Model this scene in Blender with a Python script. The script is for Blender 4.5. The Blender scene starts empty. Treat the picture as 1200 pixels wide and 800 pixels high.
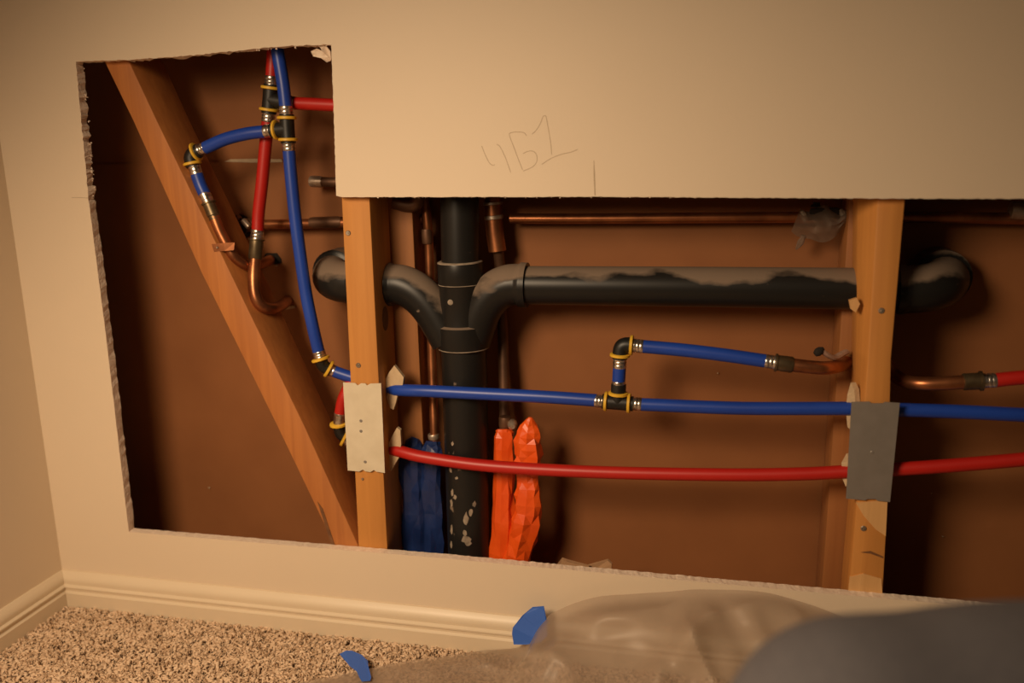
import bpy, bmesh, math, random
import numpy as np
from mathutils import Vector, Matrix, noise as mnoise
random.seed(7)
scene = bpy.context.scene
COL = scene.collection

# ------------------------------------------------------------------ camera
CAM = Vector((0.0, -0.97, 0.638)); FPX = 1000.0
pt, yw, rl = [math.radians(a) for a in (12.373, -13.060, -1.1454)]
FW = Vector((math.sin(yw)*math.cos(pt), math.cos(yw)*math.cos(pt), -math.sin(pt)))
_r = Vector((math.cos(yw), -math.sin(yw), 0)); _u = _r.cross(FW)
RT = _r*math.cos(rl) + _u*math.sin(rl); UP = -_r*math.sin(rl) + _u*math.cos(rl)
cam_d = bpy.data.cameras.new('camera'); cam = bpy.data.objects.new('camera', cam_d); COL.objects.link(cam)
cam_d.sensor_width = 36; cam_d.lens = FPX/1200*36; cam_d.clip_start = 0.01
m = Matrix((RT, UP, -FW)).transposed().to_4x4(); m.translation = CAM; cam.matrix_world = m
cam_d.dof.use_dof = True; cam_d.dof.focus_distance = 1.06; cam_d.dof.aperture_fstop = 2.4
scene.camera = cam

# ------------------------------------------------------------------ light
scene.view_settings.view_transform = 'Standard'; scene.view_settings.look = 'None'
scene.view_settings.gamma = 1; scene.view_settings.exposure = 0.0; scene.view_settings.use_curve_mapping = False
w = bpy.data.worlds.new('world'); scene.world = w; w.use_nodes = True
w.node_tree.nodes['Background'].inputs[0].default_value = (1.0, 0.70, 0.44, 1)
w.node_tree.nodes['Background'].inputs[1].default_value = 0.035
d = bpy.data.lights.new('work_lamp', 'SPOT'); d.energy = 54.0; d.color = (1.0, 0.735, 0.475); d.spot_size = math.radians(119); d.spot_blend = 1.0; d.shadow_soft_size = 0.20
lamp = bpy.data.objects.new('work_lamp', d); COL.objects.link(lamp); lamp.location = (-0.58, -0.95, 0.90)
lamp.rotation_euler = (Vector((-0.20, 0, -0.22))-Vector(lamp.location)).to_track_quat('-Z', 'Y').to_euler()

# ------------------------------------------------------------------ helpers
def P(x, y, Y):
    """point of the plane at depth Y (metres behind the drywall face) seen at photo pixel x, y"""
    d = FW*FPX + RT*(x-600) - UP*(y-400)
    return CAM + d*((Y-CAM.y)/d.y)
def PZ(x, y, z):
    d = FW*FPX + RT*(x-600) - UP*(y-400)
    return CAM + d*((z-CAM.z)/d.z)
PX = lambda pts: [P(*p) for p in pts]

def new_mat(name):
    mt = bpy.data.materials.new(name); mt.use_nodes = True
    return mt, mt.node_tree.nodes, mt.node_tree.links, mt.node_tree.nodes['Principled BSDF']
def mat(name, c1, c2=None, rough=0.6, metal=0.0, scale=30.0, stretch=(1,1,1), bump=0.0, bscale=None, contrast=(0.3,0.7), spec=0.5, detail=4):
    mt, N, L, b = new_mat(name)
    b.inputs['Roughness'].default_value = rough; b.inputs['Metallic'].default_value = metal
    b.inputs['Specular IOR Level'].default_value = spec
    tc = N.new('ShaderNodeTexCoord'); mp = N.new('ShaderNodeMapping'); mp.inputs['Scale'].default_value = stretch
    L.new(tc.outputs['Object'], mp.inputs[0])
    if c2 is None: c2 = tuple(v*0.85 for v in c1)
    n = N.new('ShaderNodeTexNoise'); n.inputs['Scale'].default_value = scale; n.inputs['Detail'].default_value = detail
    L.new(mp.outputs[0], n.inputs['Vector'])
    r = N.new('ShaderNodeValToRGB'); r.color_ramp.elements[0].position = contrast[0]; r.color_ramp.elements[1].position = contrast[1]
    r.color_ramp.elements[0].color = (*c2, 1); r.color_ramp.elements[1].color = (*c1, 1)
    L.new(n.outputs['Fac'], r.inputs[0]); L.new(r.outputs[0], b.inputs['Base Color'])
    if bump:
        n2 = N.new('ShaderNodeTexNoise'); n2.inputs['Scale'].default_value = bscale or scale*4; n2.inputs['Detail'].default_value = 3
        L.new(mp.outputs[0], n2.inputs['Vector'])
        bp = N.new('ShaderNodeBump'); bp.inputs['Strength'].default_value = bump; bp.inputs['Distance'].default_value = 0.002
        L.new(n2.outputs['Fac'], bp.inputs['Height']); L.new(bp.outputs[0], b.inputs['Normal'])
    return mt
def wood(name, light, dark, rotz=0.0):
    mt, N, L, b = new_mat(name); b.inputs['Roughness'].default_value = 0.65
    tc = N.new('ShaderNodeTexCoord'); mp = N.new('ShaderNodeMapping'); mp.inputs['Scale'].default_value = (60, 60, 2.0)
    mp.inputs['Rotation'].default_value = (0, rotz, 0)
    L.new(tc.outputs['Object'], mp.inputs[0])
    n = N.new('ShaderNodeTexNoise'); n.inputs['Scale'].default_value = 1.6; n.inputs['Detail'].default_value = 6; n.inputs['Distortion'].default_value = 0.8
    L.new(mp.outputs[0], n.inputs['Vector'])
    r = N.new('ShaderNodeValToRGB'); r.color_ramp.elements[0].position = 0.25; r.color_ramp.elements[1].position = 0.75
    r.color_ramp.elements[0].color = (*dark, 1); r.color_ramp.elements[1].color = (*light, 1)
    L.new(n.outputs['Fac'], r.inputs[0]); L.new(r.outputs[0], b.inputs['Base Color'])
    bp = N.new('ShaderNodeBump'); bp.inputs['Strength'].default_value = 0.15; bp.inputs['Distance'].default_value = 0.001
    L.new(n.outputs['Fac'], bp.inputs['Height']); L.new(bp.outputs[0], b.inputs['Normal'])
    return mt
def abs_mat(name, dust=0.5):
    """black plastic; settled plaster dust lies in patches on what faces up, with scattered splashes"""
    mt, N, L, b = new_mat(name); b.inputs['Roughness'].default_value = 0.38; b.inputs['Specular IOR Level'].default_value = 0.3
    tc = N.new('ShaderNodeTexCoord'); g = N.new('ShaderNodeNewGeometry'); sp = N.new('ShaderNodeSeparateXYZ'); L.new(g.outputs['Normal'], sp.inputs[0])
    mp = N.new('ShaderNodeMapping'); mp.inputs['Scale'].default_value = (0.55, 1, 1); L.new(tc.outputs['Object'], mp.inputs[0])
    n = N.new('ShaderNodeTexNoise'); n.inputs['Scale'].default_value = 26; n.inputs['Detail'].default_value = 5; L.new(mp.outputs[0], n.inputs['Vector'])
    a = N.new('ShaderNodeMath'); a.operation = 'MULTIPLY_ADD'; a.inputs[1].default_value = 0.55; L.new(sp.outputs['Z'], a.inputs[0]); L.new(n.outputs['Fac'], a.inputs[2])
    r = N.new('ShaderNodeValToRGB'); r.color_ramp.elements[0].position = 0.84-0.2*dust; r.color_ramp.elements[1].position = 0.98-0.2*dust
    L.new(a.outputs[0], r.inputs[0])
    n2 = N.new('ShaderNodeTexNoise'); n2.inputs['Scale'].default_value = 60; n2.inputs['Detail'].default_value = 3; L.new(tc.outputs['Object'], n2.inputs['Vector'])
    r2 = N.new('ShaderNodeValToRGB'); r2.color_ramp.elements[0].position = 0.71; r2.color_ramp.elements[1].position = 0.76; L.new(n2.outputs['Fac'], r2.inputs[0])
    mx0 = N.new('ShaderNodeMath'); mx0.operation = 'MAXIMUM'; L.new(r.outputs[0], mx0.inputs[0]); L.new(r2.outputs[0], mx0.inputs[1])
    mx = N.new('ShaderNodeMix'); mx.data_type = 'RGBA'; L.new(mx0.outputs[0], mx.inputs['Factor'])
    mx.inputs['A'].default_value = (0.014, 0.013, 0.012, 1); mx.inputs['B'].default_value = (0.20, 0.145, 0.105, 1)
    L.new(mx.outputs['Result'], b.inputs['Base Color'])
    rr = N.new('ShaderNodeMath'); rr.operation = 'MULTIPLY_ADD'; rr.inputs[1].default_value = 0.5; rr.inputs[2].default_value = 0.36
    L.new(mx0.outputs[0], rr.inputs[0]); L.new(rr.outputs[0], b.inputs['Roughness'])
    return mt
M = dict(
    paint=mat('wall_paint', (0.74,0.61,0.455), (0.715,0.585,0.435), 0.6, scale=3, bump=0.06, bscale=220),
    gypsum=mat('cut_gypsum', (0.88,0.74,0.60), (0.76,0.61,0.48), 0.9, scale=140, bump=0.5, bscale=300),
    trim=mat('trim_paint', (0.72,0.60,0.44), (0.69,0.57,0.41), 0.4, scale=6),
    paper=mat('brown_board_paper', (0.285,0.106,0.031), (0.235,0.084,0.023), 0.75, scale=9, bump=0.05, bscale=120, detail=6),
    seam=mat('seam_plaster', (0.55,0.42,0.27), (0.42,0.31,0.2), 0.9, scale=80),
    wood=wood('stud_pine', (0.60,0.262,0.060), (0.49,0.20,0.042)),
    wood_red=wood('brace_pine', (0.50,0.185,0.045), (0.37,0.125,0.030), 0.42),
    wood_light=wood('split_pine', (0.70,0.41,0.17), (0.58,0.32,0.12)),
    wood_shaded=wood('shaded_pine', (0.36,0.145,0.042), (0.27,0.10,0.028)),  # stud pine darkened so its colour carries the shade behind the front row
    knot=mat('pine_knot', (0.2,0.085,0.03), (0.12,0.05,0.02), 0.6, scale=90),
    screw=mat('screw_steel', (0.5,0.42,0.34), (0.3,0.24,0.18), 0.4, 0.8, scale=300),
    blue=mat('blue_pex', (0.014,0.062,0.40), (0.011,0.048,0.33), 0.38, scale=14, stretch=(1,1,1)),
    red=mat('red_pex', (0.50,0.016,0.010), (0.42,0.011,0.007), 0.42, scale=14),
    steel=mat('crimp_steel', (0.80,0.73,0.66), (0.32,0.27,0.22), 0.28, 0.95, scale=160, contrast=(0.35,0.6)),
    black=mat('black_fitting', (0.012,0.011,0.010), (0.008,0.008,0.007), 0.45),
    yellow=mat('yellow_collar', (0.78,0.48,0.045), (0.70,0.40,0.03), 0.45, scale=50),
    abs=abs_mat('black_drain_plastic', 0.55), abs_dusty=abs_mat('dusty_drain_fitting', 1.15), abs_clean=abs_mat('stack_plastic', 0.1),
    cement=mat('drain_cement', (0.40,0.32,0.24), (0.2,0.16,0.12), 0.7, scale=120),
    copper=mat('copper', (0.55,0.21,0.085), (0.26,0.095,0.042), 0.36, 0.85, scale=26, contrast=(0.35,0.65)),
    copper_dull=mat('tarnished_copper', (0.20,0.10,0.055), (0.085,0.042,0.025), 0.5, 0.6, scale=40),
    brass=mat('tarnished_brass', (0.20,0.15,0.085), (0.11,0.075,0.04), 0.4, 0.75, scale=70),
    solder=mat('solder', (0.60,0.50,0.40), (0.40,0.3,0.22), 0.4, 0.7, scale=150),
    cream=mat('cream_plate', (0.70,0.62,0.47), (0.62,0.54,0.40), 0.5, scale=45, detail=6),
    galv=mat('galvanised_plate', (0.30,0.27,0.245), (0.265,0.24,0.215), 0.5, 0.45, scale=60),
    grommet=mat('tan_foam', (0.62,0.47,0.29), (0.52,0.37,0.22), 0.8, scale=90, bump=0.3),
    orange=mat('orange_film', (0.86,0.115,0.012), (0.74,0.08,0.008), 0.36, scale=30, bump=0.25, bscale=80),
    bluefilm=mat('blue_film', (0.014,0.034,0.135), (0.008,0.02,0.085), 0.3, scale=30, bump=0.25, bscale=80),
    carpet=mat('carpet_yarn', (0.80,0.60,0.42), (0.62,0.44,0.29), 0.95, scale=60, contrast=(0.33,0.66), spec=0.1),
    carpet_base=mat('carpet_backing', (0.55,0.40,0.27), (0.42,0.30,0.19), 1.0, scale=300, bump=0.8, bscale=500),
    tape=mat('blue_tape', (0.035,0.135,0.56), (0.030,0.115,0.50), 0.55, scale=20, bump=0.12, bscale=160),
    denim=mat('slate_trousers', (0.100,0.094,0.102), (0.080,0.075,0.084), 0.85, scale=220, bump=0.2),
    shoe=mat('dark_shoe', (0.04,0.035,0.03), None, 0.6),
    card=mat('scrap_card', (0.42,0.25,0.13), (0.33,0.19,0.10), 0.85, scale=40),
    pencil=mat('pencil_line', (0.40,0.30,0.20), (0.50,0.39,0.27), 0.8, scale=200),
    caulk=mat('pinkish_putty', (0.42,0.27,0.20), (0.30,0.18,0.13), 0.8, scale=80, bump=0.3),
    dark=mat('dark_hole', (0.016,0.011,0.008), None, 0.9),
)
def film(name, col, transp, rough=0.35):
    mt, N, L, b = new_mat(name); out = N['Material Output']; N.remove(b)
    d = N.new('ShaderNodeBsdfDiffuse'); d.inputs[0].default_value = (*col, 1)
    t = N.new('ShaderNodeBsdfTranslucent'); t.inputs[0].default_value = (*col, 1)
    g = N.new('ShaderNodeBsdfGlossy'); g.inputs['Roughness'].default_value = rough; g.inputs[0].default_value = (0.9,0.85,0.8,1)
    tr = N.new('ShaderNodeBsdfTransparent')
    a = N.new('ShaderNodeMixShader'); a.inputs[0].default_value = 0.45; L.new(d.outputs[0], a.inputs[1]); L.new(t.outputs[0], a.inputs[2])
    c = N.new('ShaderNodeMixShader'); fr = N.new('ShaderNodeFresnel'); fr.inputs[0].default_value = 1.35
    L.new(fr.outputs[0], c.inputs[0]); L.new(a.outputs[0], c.inputs[1]); L.new(g.outputs[0], c.inputs[2])
    e = N.new('ShaderNodeMixShader'); e.inputs[0].default_value = transp; L.new(c.outputs[0], e.inputs[1]); L.new(tr.outputs[0], e.inputs[2])
    L.new(e.outputs[0], out.inputs[0]); return mt
M['sheet'] = film('clear_plastic', (0.60,0.47,0.36), 0.36, 0.38)
M['cobweb'] = film('dusty_film', (0.34,0.26,0.20), 0.45, 0.5)

def tag(o, label, cat, group=None):
    o['label'] = label; o['category'] = cat
    if group: o['group'] = group
    return o
def structure(o, label=None):
    o['kind'] = 'structure'
    if label: o['label'] = label
    return o
def link(name, bm, material, parent=None, smooth=True):
    me = bpy.data.meshes.new(name)
    bmesh.ops.recalc_face_normals(bm, faces=bm.faces)
    bm.to_mesh(me); bm.free()
    for mm in (material if isinstance(material, (list, tuple)) else [material]): me.materials.append(M[mm])
    if smooth:
        for p in me.polygons: p.use_smooth = True
        try: me.set_sharp_from_angle(angle=math.radians(40))
        except Exception: pass
    o = bpy.data.objects.new(name, me); COL.objects.link(o)
    if parent:
        o.parent = parent; o.matrix_parent_inverse = Matrix.Translation(-parent.location)
    return o
def thing(name, loc, label, cat, group=None):
    o = bpy.data.objects.new(name, None); o.empty_display_size = 0.02; COL.objects.link(o); o.location = loc
    return tag(o, label, cat, group)
def cr(pts, n=8, closed=False):
    """Catmull-Rom through points (tuples of any length become resampled)"""
    A = [np.array(p, float) for p in pts]
    if len(A) < 3 and not closed:
        return [A[0]+(A[-1]-A[0])*i/n for i in range(n+1)]
    out = []; k = len(A)
    for i in range(k if closed else k-1):
        p1, p2 = A[i], A[(i+1) % k]
        p0 = A[i-1] if (i > 0 or closed) else 2*p1-p2
        p3 = A[(i+2) % k] if (i+2 < k or closed) else 2*p2-p1
        for j in range(n):
            t = j/n
            out.append(0.5*((2*p1)+(-p0+p2)*t+(2*p0-5*p1+4*p2-p3)*t*t+(-p0+3*p1-3*p2+p3)*t**3))
    if not closed: out.append(A[-1])
    return out
def tube(bm, pts, radii, seg=16, cap=True, ell=None, wob=None):
    """sweep along world points; radii scalar or list; ell = (sx, sy) squash in frame; wob(k, a) -> factor"""
    pts = [Vector(p) for p in pts]; n = len(pts)
    if not hasattr(radii, '__len__'): radii = [radii]*n
    rings = []; prev = None
    for i in range(n):
        t = (pts[min(i+1, n-1)]-pts[max(i-1, 0)]).normalized()
        if prev is None:
            a = Vector((0, 1, 0)); a = a-t*a.dot(t)
            if a.length < 0.2: a = Vector((1, 0, 0)); a = a-t*a.dot(t)
            a.normalize()
        else: a = (prev-t*prev.dot(t)).normalized()
        prev = a; b = t.cross(a); ring = []
        for j in range(seg):
            q = 2*math.pi*j/seg; r = radii[i]*(wob(i, q) if wob else 1)
            ea, eb = (ell if ell else (1, 1))
            ring.append(bm.verts.new(pts[i]+a*(math.cos(q)*r*ea)+b*(math.sin(q)*r*eb)))
        rings.append(ring)
    for i in range(n-1):
        for j in range(seg):
            bm.faces.new((rings[i][j], rings[i][(j+1) % seg], rings[i+1][(j+1) % seg], rings[i+1][j]))
    if cap:
        bm.faces.new(rings[0][::-1]); bm.faces.new(rings[-1])
    return rings
def pipe(name, px, r, material, parent=None, n=10, seg=18):
    bm = bmesh.new(); tube(bm, cr(PX(px), n), r, seg); return link(name, bm, material, parent)
def lathe(bm, a, b, prof, seg=20):
    """solid of revolution along a->b, prof = [(t, r)]"""
    a = Vector(a); b = Vector(b)
    d = (b-a).normalized(); s = Vector((0,1,0)) if abs(d.y) < 0.8 else Vector((1,0,0))
    s = (s-d*s.dot(d)).normalized(); u = d.cross(s); rings = []
    for t, r in prof:
        c = a+(b-a)*t
        rings.append([bm.verts.new(c+s*(math.cos(2*math.pi*j/seg)*r)+u*(math.sin(2*math.pi*j/seg)*r)) for j in range(seg)])
    for i in range(len(rings)-1):
        for j in range(seg): bm.faces.new((rings[i][j], rings[i][(j+1)%seg], rings[i+1][(j+1)%seg], rings[i+1][j]))
    bm.faces.new(rings[0][::-1]); bm.faces.new(rings[-1])
def hexa(bm, c):
    """c: 4 bottom + 4 top corners in order"""
    v = [bm.verts.new(p) for p in c]
    for f in ((0,1,2,3),(4,5,6,7),(0,1,5,4),(1,2,6,5),(2,3,7,6),(3,0,4,7)): bm.faces.new([v[i] for i in f])
def loft(bm, sections):
    rings = [[bm.verts.new(p) for p in s] for s in sections]; k = len(rings[0])
    for i in range(len(rings)-1):
        for j in range(k): bm.faces.new((rings[i][j], rings[i][(j+1)%k], rings[i+1][(j+1)%k], rings[i+1][j]))
    bm.faces.new(rings[0][::-1]); bm.faces.new(rings[-1])
def bevel(bm, w, seg=2):
    bmesh.ops.bevel(bm, geom=list(bm.edges), offset=w, segments=seg, affect='EDGES', profile=0.5)
def slab(bm, pts, nrm, th):
    """flat plate of outline pts with thickness th along nrm"""
    nrm = Vector(nrm).normalized(); a = [bm.verts.new(Vector(p)) for p in pts]; b = [bm.verts.new(Vector(p)+nrm*th) for p in pts]
    bm.faces.new(a); bm.faces.new(b[::-1]); k = len(a)
    for i in range(k): bm.faces.new((a[i], a[(i+1)%k], b[(i+1)%k], b[i]))

DRY = 0.0127; SB = 0.0765; BACK = 0.140            # drywall thickness, inner face of the far board
XL = -0.907                             # room corner
# ------------------------------------------------------------------ setting: front wall with the cut opening
def edge_pts(pix, step, jit_in, jit_z):
    return pix
hole_px = []
def seg_pts(p, q, n, amp): 
    for i in range(n): hole_px.append((p[0]+(q[0]-p[0])*i/n, p[1]+(q[1]-p[1])*i/n, amp))
seg_pts((89,72),(150,70),16,1.2); seg_pts((150,70),(215,66),18,2.0); seg_pts((215,66),(330,54),30,1.8); seg_pts((330,54),(388,52),14,1.5)
seg_pts((388,52),(391,130),22,1.2); seg_pts((391,130),(394,229),26,1.3); seg_pts((394,229),(401,231),2,0.8)
seg_pts((401,231),(700,230.5),80,0.9); seg_pts((700,230.5),(1010,232.5),80,0.9); seg_pts((1010,232.5),(1210,233),44,1.0)
xr = 0.62
def flat(p): q = P(p[0], p[1], 0); return [q.x, q.z, p[2]]
ring = [flat(p) for p in hole_px]
ztop = ring[-1][1]; zb = P(1150,712,0).z
ring += [[xr, ztop, 0.4], [xr, zb, 0.4]]
hole_px = []
seg_pts((1210,716.5),(820,681.5),90,0.45); seg_pts((820,681.5),(520,654),80,0.7); seg_pts((520,654),(151,623),90,0.4)
seg_pts((151,623),(125,400),36,0.9); seg_pts((125,400),(104,235),30,1.1); seg_pts((104,235),(96,150),26,3.2); seg_pts((96,150),(89,72),24,2.6)
ring += [flat(p) for p in hole_px]
SC = 0.001
front = [(x+random.uniform(-.3,.3)*a*SC*.8, z+random.uniform(-.5,.5)*a*SC*.8) for x, z, a in ring]
back = [(x+random.uniform(-1,.9)*a*SC*1.0, z+random.uniform(-1,.8)*a*SC*1.0) for x, z, a in ring]
x0, x1, z0, z1 = XL-0.0127, 2.2, 0.0, 2.3
outer = [(x0, z0), (x1, z0), (x1, z1), (x0, z1)]
bm = bmesh.new()
def loop(pts, y): return [bm.verts.new((x, y, z)) for x, z in pts]
fo, fi, bo, bi = loop(outer, 0), loop(front, 0), loop(outer, DRY), loop(back, DRY)
def fill(a, b):
    es = []
    for l in (a, b):
        for i in range(len(l)): es.append(bm.edges.get((l[i], l[(i+1)%len(l)])) or bm.edges.new((l[i], l[(i+1)%len(l)])))
    return [g for g in bmesh.ops.triangle_fill(bm, edges=es, use_beauty=True)['geom'] if isinstance(g, bmesh.types.BMFace)]
fill(fo, fi); fb = fill(bo, bi)
for i in range(4): bm.faces.new((fo[i], fo[(i+1)%4], bo[(i+1)%4], bo[i]))
k = len(fi); rim = [bm.faces.new((fi[i], fi[(i+1)%k], bi[(i+1)%k], bi[i])) for i in range(k)]
for f in rim: f.material_index = 1
wall = structure(link('wall_front', bm, ['paint', 'gypsum'], None, False), 'cream painted drywall with a stepped opening cut through it')
# crumbling bits of gypsum and torn paper left on the cut edge
def crumb(bm, c, s):
    pts = [Vector((random.gauss(0,1), random.gauss(0,1), random.gauss(0,1))).normalized()*s*random.uniform(.6,1.2)+c for _ in range(9)]
    vs = [bm.verts.new(p) for p in pts]; bmesh.ops.convex_hull(bm, input=vs)
bm = bmesh.new()
for i in range(150):
    t = random.random(); x = 160+t*990; y = 622+t*90+random.uniform(-2, 1)
    if random.random() < 0.25: x = random.uniform(820, 900); y = 682+(x-820)*.091-1
    crumb(bm, P(x, y, random.uniform(0.004, 0.013)), random.uniform(.0005, .0017))
for i in range(40):
    y = random.uniform(75, 240); crumb(bm, P(92+(y-72)*.085+random.uniform(2,7), y, random.uniform(.006,.012)), random.uniform(.0008,.0018))
for i in range(70):
    x = random.uniform(400, 1195); crumb(bm, P(x, 231.5, random.uniform(0.0, 0.006)), random.uniform(.0004, .0011))
for i in range(30):
    x = random.uniform(160, 385); crumb(bm, P(x, 69-(x-160)*.072, random.uniform(0.0, 0.008)), random.uniform(.0006, .0018))
o = link('gypsum_crumb', bm, 'gypsum', wall, False); o['kind'] = 'stuff'
for pts in ([(364,60),(371,57),(378,60),(386,67),(388,71),(383,73),(376,68),(367,66)], [(374,54),(381,53),(387,60),(388,70),(382,65),(377,59)]):
    bm = bmesh.new(); slab(bm, [P(x, y, 0.004+0.004*math.sin(i*2.1)) for i, (x, y) in enumerate(pts)], (0,1,0.2), 0.0015)
    o = link('torn_paper', bm, 'gypsum', wall, False); o['label'] = 'torn flap of white drywall paper at the opening corner'
# pencilled characters and marks
strokes = [[(564.5,171),(568,180),(573,190),(577,193.5),(580,193)], [(582,169),(586,172),(592,184),(596,195),(598.5,202)],
    [(617,159),(614,155.5),(606,154.5),(599,155.5),(597,158.5),(602,172),(608,188),(612.5,199)], [(613,180),(618,177.5),(624,177),(628.5,181),(629,189),(624,195.5),(613,200.5)],
    [(623.5,157),(628,153),(633,145),(636.5,136)], [(636.5,136),(639.5,136),(641,142),(645,165),(646.5,181)], [(635,192.5),(645,186),(657,181),(668,178.5),(677,175)],
    [(696,188),(696,205),(697,228)], [(84,231.5),(94,231.5),(103,232)], [(696,190),(697,208),(697.5,229)]]
for s in strokes:
    bm = bmesh.new(); tube(bm, cr([P(x, y, 0.0) for x, y in s], 6), 0.00042, 6, ell=(0.5, 1)); link('pencil_mark', bm, 'pencil', wall)

# far board of the cavity: brown paper, with a joint in the left bay
bm = bmesh.new(); hexa(bm, [(XL-.1,BACK,0),(2.2,BACK,0),(2.2,BACK+.0127,0),(XL-.1,BACK+.0127,0),(XL-.1,BACK,2.3),(2.2,BACK,2.3),(2.2,BACK+.0127,2.3),(XL-.1,BACK+.0127,2.3)])
rear = structure(link('wall_rear', bm, 'paper', None, False), 'brown paper backing of the far drywall inside the cavity')
zs = P(290,189,BACK).z; xa = P(100,189,BACK).x-.1; xb = P(425,189,BACK).x
bm = bmesh.new(); hexa(bm, [(xa,BACK-.002,0),(xb,BACK-.002,0),(xb,BACK,0),(xa,BACK,0),(xa,BACK-.002,zs),(xb,BACK-.002,zs),(xb,BACK,zs),(xa,BACK,zs)])
link('drywall_panel', bm, 'paper', rear, False)
bm = bmesh.new(); q = [P(262,189.5,BACK-.003),P(270,186.5,BACK-.003),P(298,186,BACK-.003),P(330,186.5,BACK-.003),P(331,190,BACK-.003),P(300,190.5,BACK-.003)]
slab(bm, q, (0,1,0), .0025); o = link('joint_plaster', bm, 'seam', rear, False); o['label'] = 'cream plaster line along a board joint'
for x, y, s in ((246,571,.0022),(1092,578,.0012),(841,437,.0013),(1105,628,.002),(320,300,.002)):
    bm = bmesh.new(); crumb(bm, P(x, y, BACK-.003), s); link('plaster_fleck', bm, 'seam', rear, False)

# left wall, floor, baseboards
bm = bmesh.new(); hexa(bm, [(XL-.0127,-2.2,0),(XL,-2.2,0),(XL,0,0),(XL-.0127,0,0),(XL-.0127,-2.2,2.3),(XL,-2.2,2.3),(XL,0,2.3),(XL-.0127,0,2.3)])
structure(link('wall_left', bm, 'paint', None, False), 'cream painted side wall at the left corner')
bm = bmesh.new(); hexa(bm, [(XL-.1,-2.2,-.02),(2.2,-2.2,-.02),(2.2,.12,-.02),(XL-.1,.12,-.02),(XL-.1,-2.2,0),(2.2,-2.2,0),(2.2,.12,0),(XL-.1,.12,0)])
floor = structure(link('floor', bm, 'carpet_base', None, False), 'beige carpeted floor')
prof = [(0,0),(.0135,0),(.0135,.029),(.0105,.0315),(.0105,.0345),(.0125,.0365),(.0125,.0385),(.0092,.041),(.0092,.0435),(.0095,.046),(.0085,.050),(.0055,.055),(.002,.0585),(0,.0585)]
def board(name, f, a, b, lab):
    bm = bmesh.new(); loft(bm, [[f(a, d, z) for d, z in prof], [f(b, d, z) for d, z in prof]])
    structure(link(name, bm, 'trim'), lab)
board('baseboard_front', lambda s, d, z: (s if s > 0 else s+d, -d, z), XL, 2.2, 'white grooved baseboard under the opened wall')
board('baseboard_left', lambda s, d, z: (XL+d, s-d if s > -1 else s, z), 0, -2.2, 'white grooved baseboard along the left side wall')

# carpet pile (far too many tufts to count)
rng = np.random.default_rng(3)
def pile(n, xa, xb, ya, yb):
    c = np.stack([rng.uniform(xa, xb, n), rng.uniform(ya, yb, n), np.zeros(n)], 1)
    h = rng.uniform(.007, .0115, n); az = rng.uniform(0, 2*np.pi, n); lean = rng.uniform(.003, .011, n)
    d = np.stack([np.cos(az), np.sin(az), np.zeros(n)], 1); s = np.stack([-np.sin(az), np.cos(az), np.zeros(n)], 1)
    V = []; 
    prof_ = ((0.0, 0.0, .0014), (0.6, 0.2, .0024), (0.97, 0.65, .0026), (0.88, 1.15, .0016))
    for t, l, r in prof_:
        cc = c+np.array([0,0,1.])*(h*t)[:,None]+d*(lean*l)[:,None]
        tw = rng.uniform(0, .8)
        for j in range(3):
            q = 2*np.pi*j/3+tw
            up = np.array([0,0,1.])*(-0.6*math.cos(q)*r) if t > .6 else 0
            V.append(cc+d*(math.cos(q)*r)+s*(math.sin(q)*r)+up)
    V = np.stack(V, 1)                                  # n x 12 x 3
    F = []
    for k_ in range(3):
        for j in range(3): F.append((k_*3+j, k_*3+(j+1)%3, k_*3+3+(j+1)%3, k_*3+3+j))
    F = np.array(F); base = (np.arange(n)*12)[:,None,None]
    quads = (F[None]+base).reshape(-1, 4)
    me = bpy.data.meshes.new('carpet_pile'); me.vertices.add(n*12); me.vertices.foreach_set('co', V.reshape(-1).astype(np.float32))
    me.loops.add(quads.size); me.loops.foreach_set('vertex_index', quads.reshape(-1).astype(np.int32))
    me.polygons.add(len(quads)); me.polygons.foreach_set('loop_start', (np.arange(len(quads))*4).astype(np.int32))
    me.polygons.foreach_set('loop_total', np.full(len(quads), 4, np.int32)); me.update(); me.validate()
    for p in me.polygons: p.use_smooth = True
    me.materials.append(M['carpet']); o = bpy.data.objects.new('carpet_pile', me); COL.objects.link(o); return o
cp = pile(88000, XL+.012, .45, -.70, -.012); cp.parent = floor; cp['kind'] = 'stuff'

# ------------------------------------------------------------------ studs and brace
def member(name, secs, material, label, bev=.0018):
    """secs: list of outlines (world points) bottom to top"""
    bm = bmesh.new(); loft(bm, secs)
    bmesh.ops.recalc_face_normals(bm, faces=bm.faces)
    if bev: bevel(bm, bev)
    base = sum((Vector(p) for p in secs[0]), Vector())/len(secs[0])
    t = thing(name, base, label, 'stud', 'studs of the opened wall'); link('timber', bm, material, t); return t
def at_z(a, b, z):
    a = Vector(a); b = Vector(b); return a+(b-a)*((z-a.z)/(b.z-a.z))
G = .0006
FY = DRY+G
# left stud
L1, L2 = P(400,232,FY), P(420,642,FY); R1, R2 = P(433,232,FY), P(454,644,FY)
ZT = .95
secs = []
for z in (0.0, ZT):
    l = at_z(L1, L2, z); r = at_z(R1, R2, z)
    secs.append([l, r, (r.x, SB, z), (l.x, SB, z)])
stud1 = member('wall_stud', secs, 'wood', 'pale pine stud behind the cream metal plate')
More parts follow.
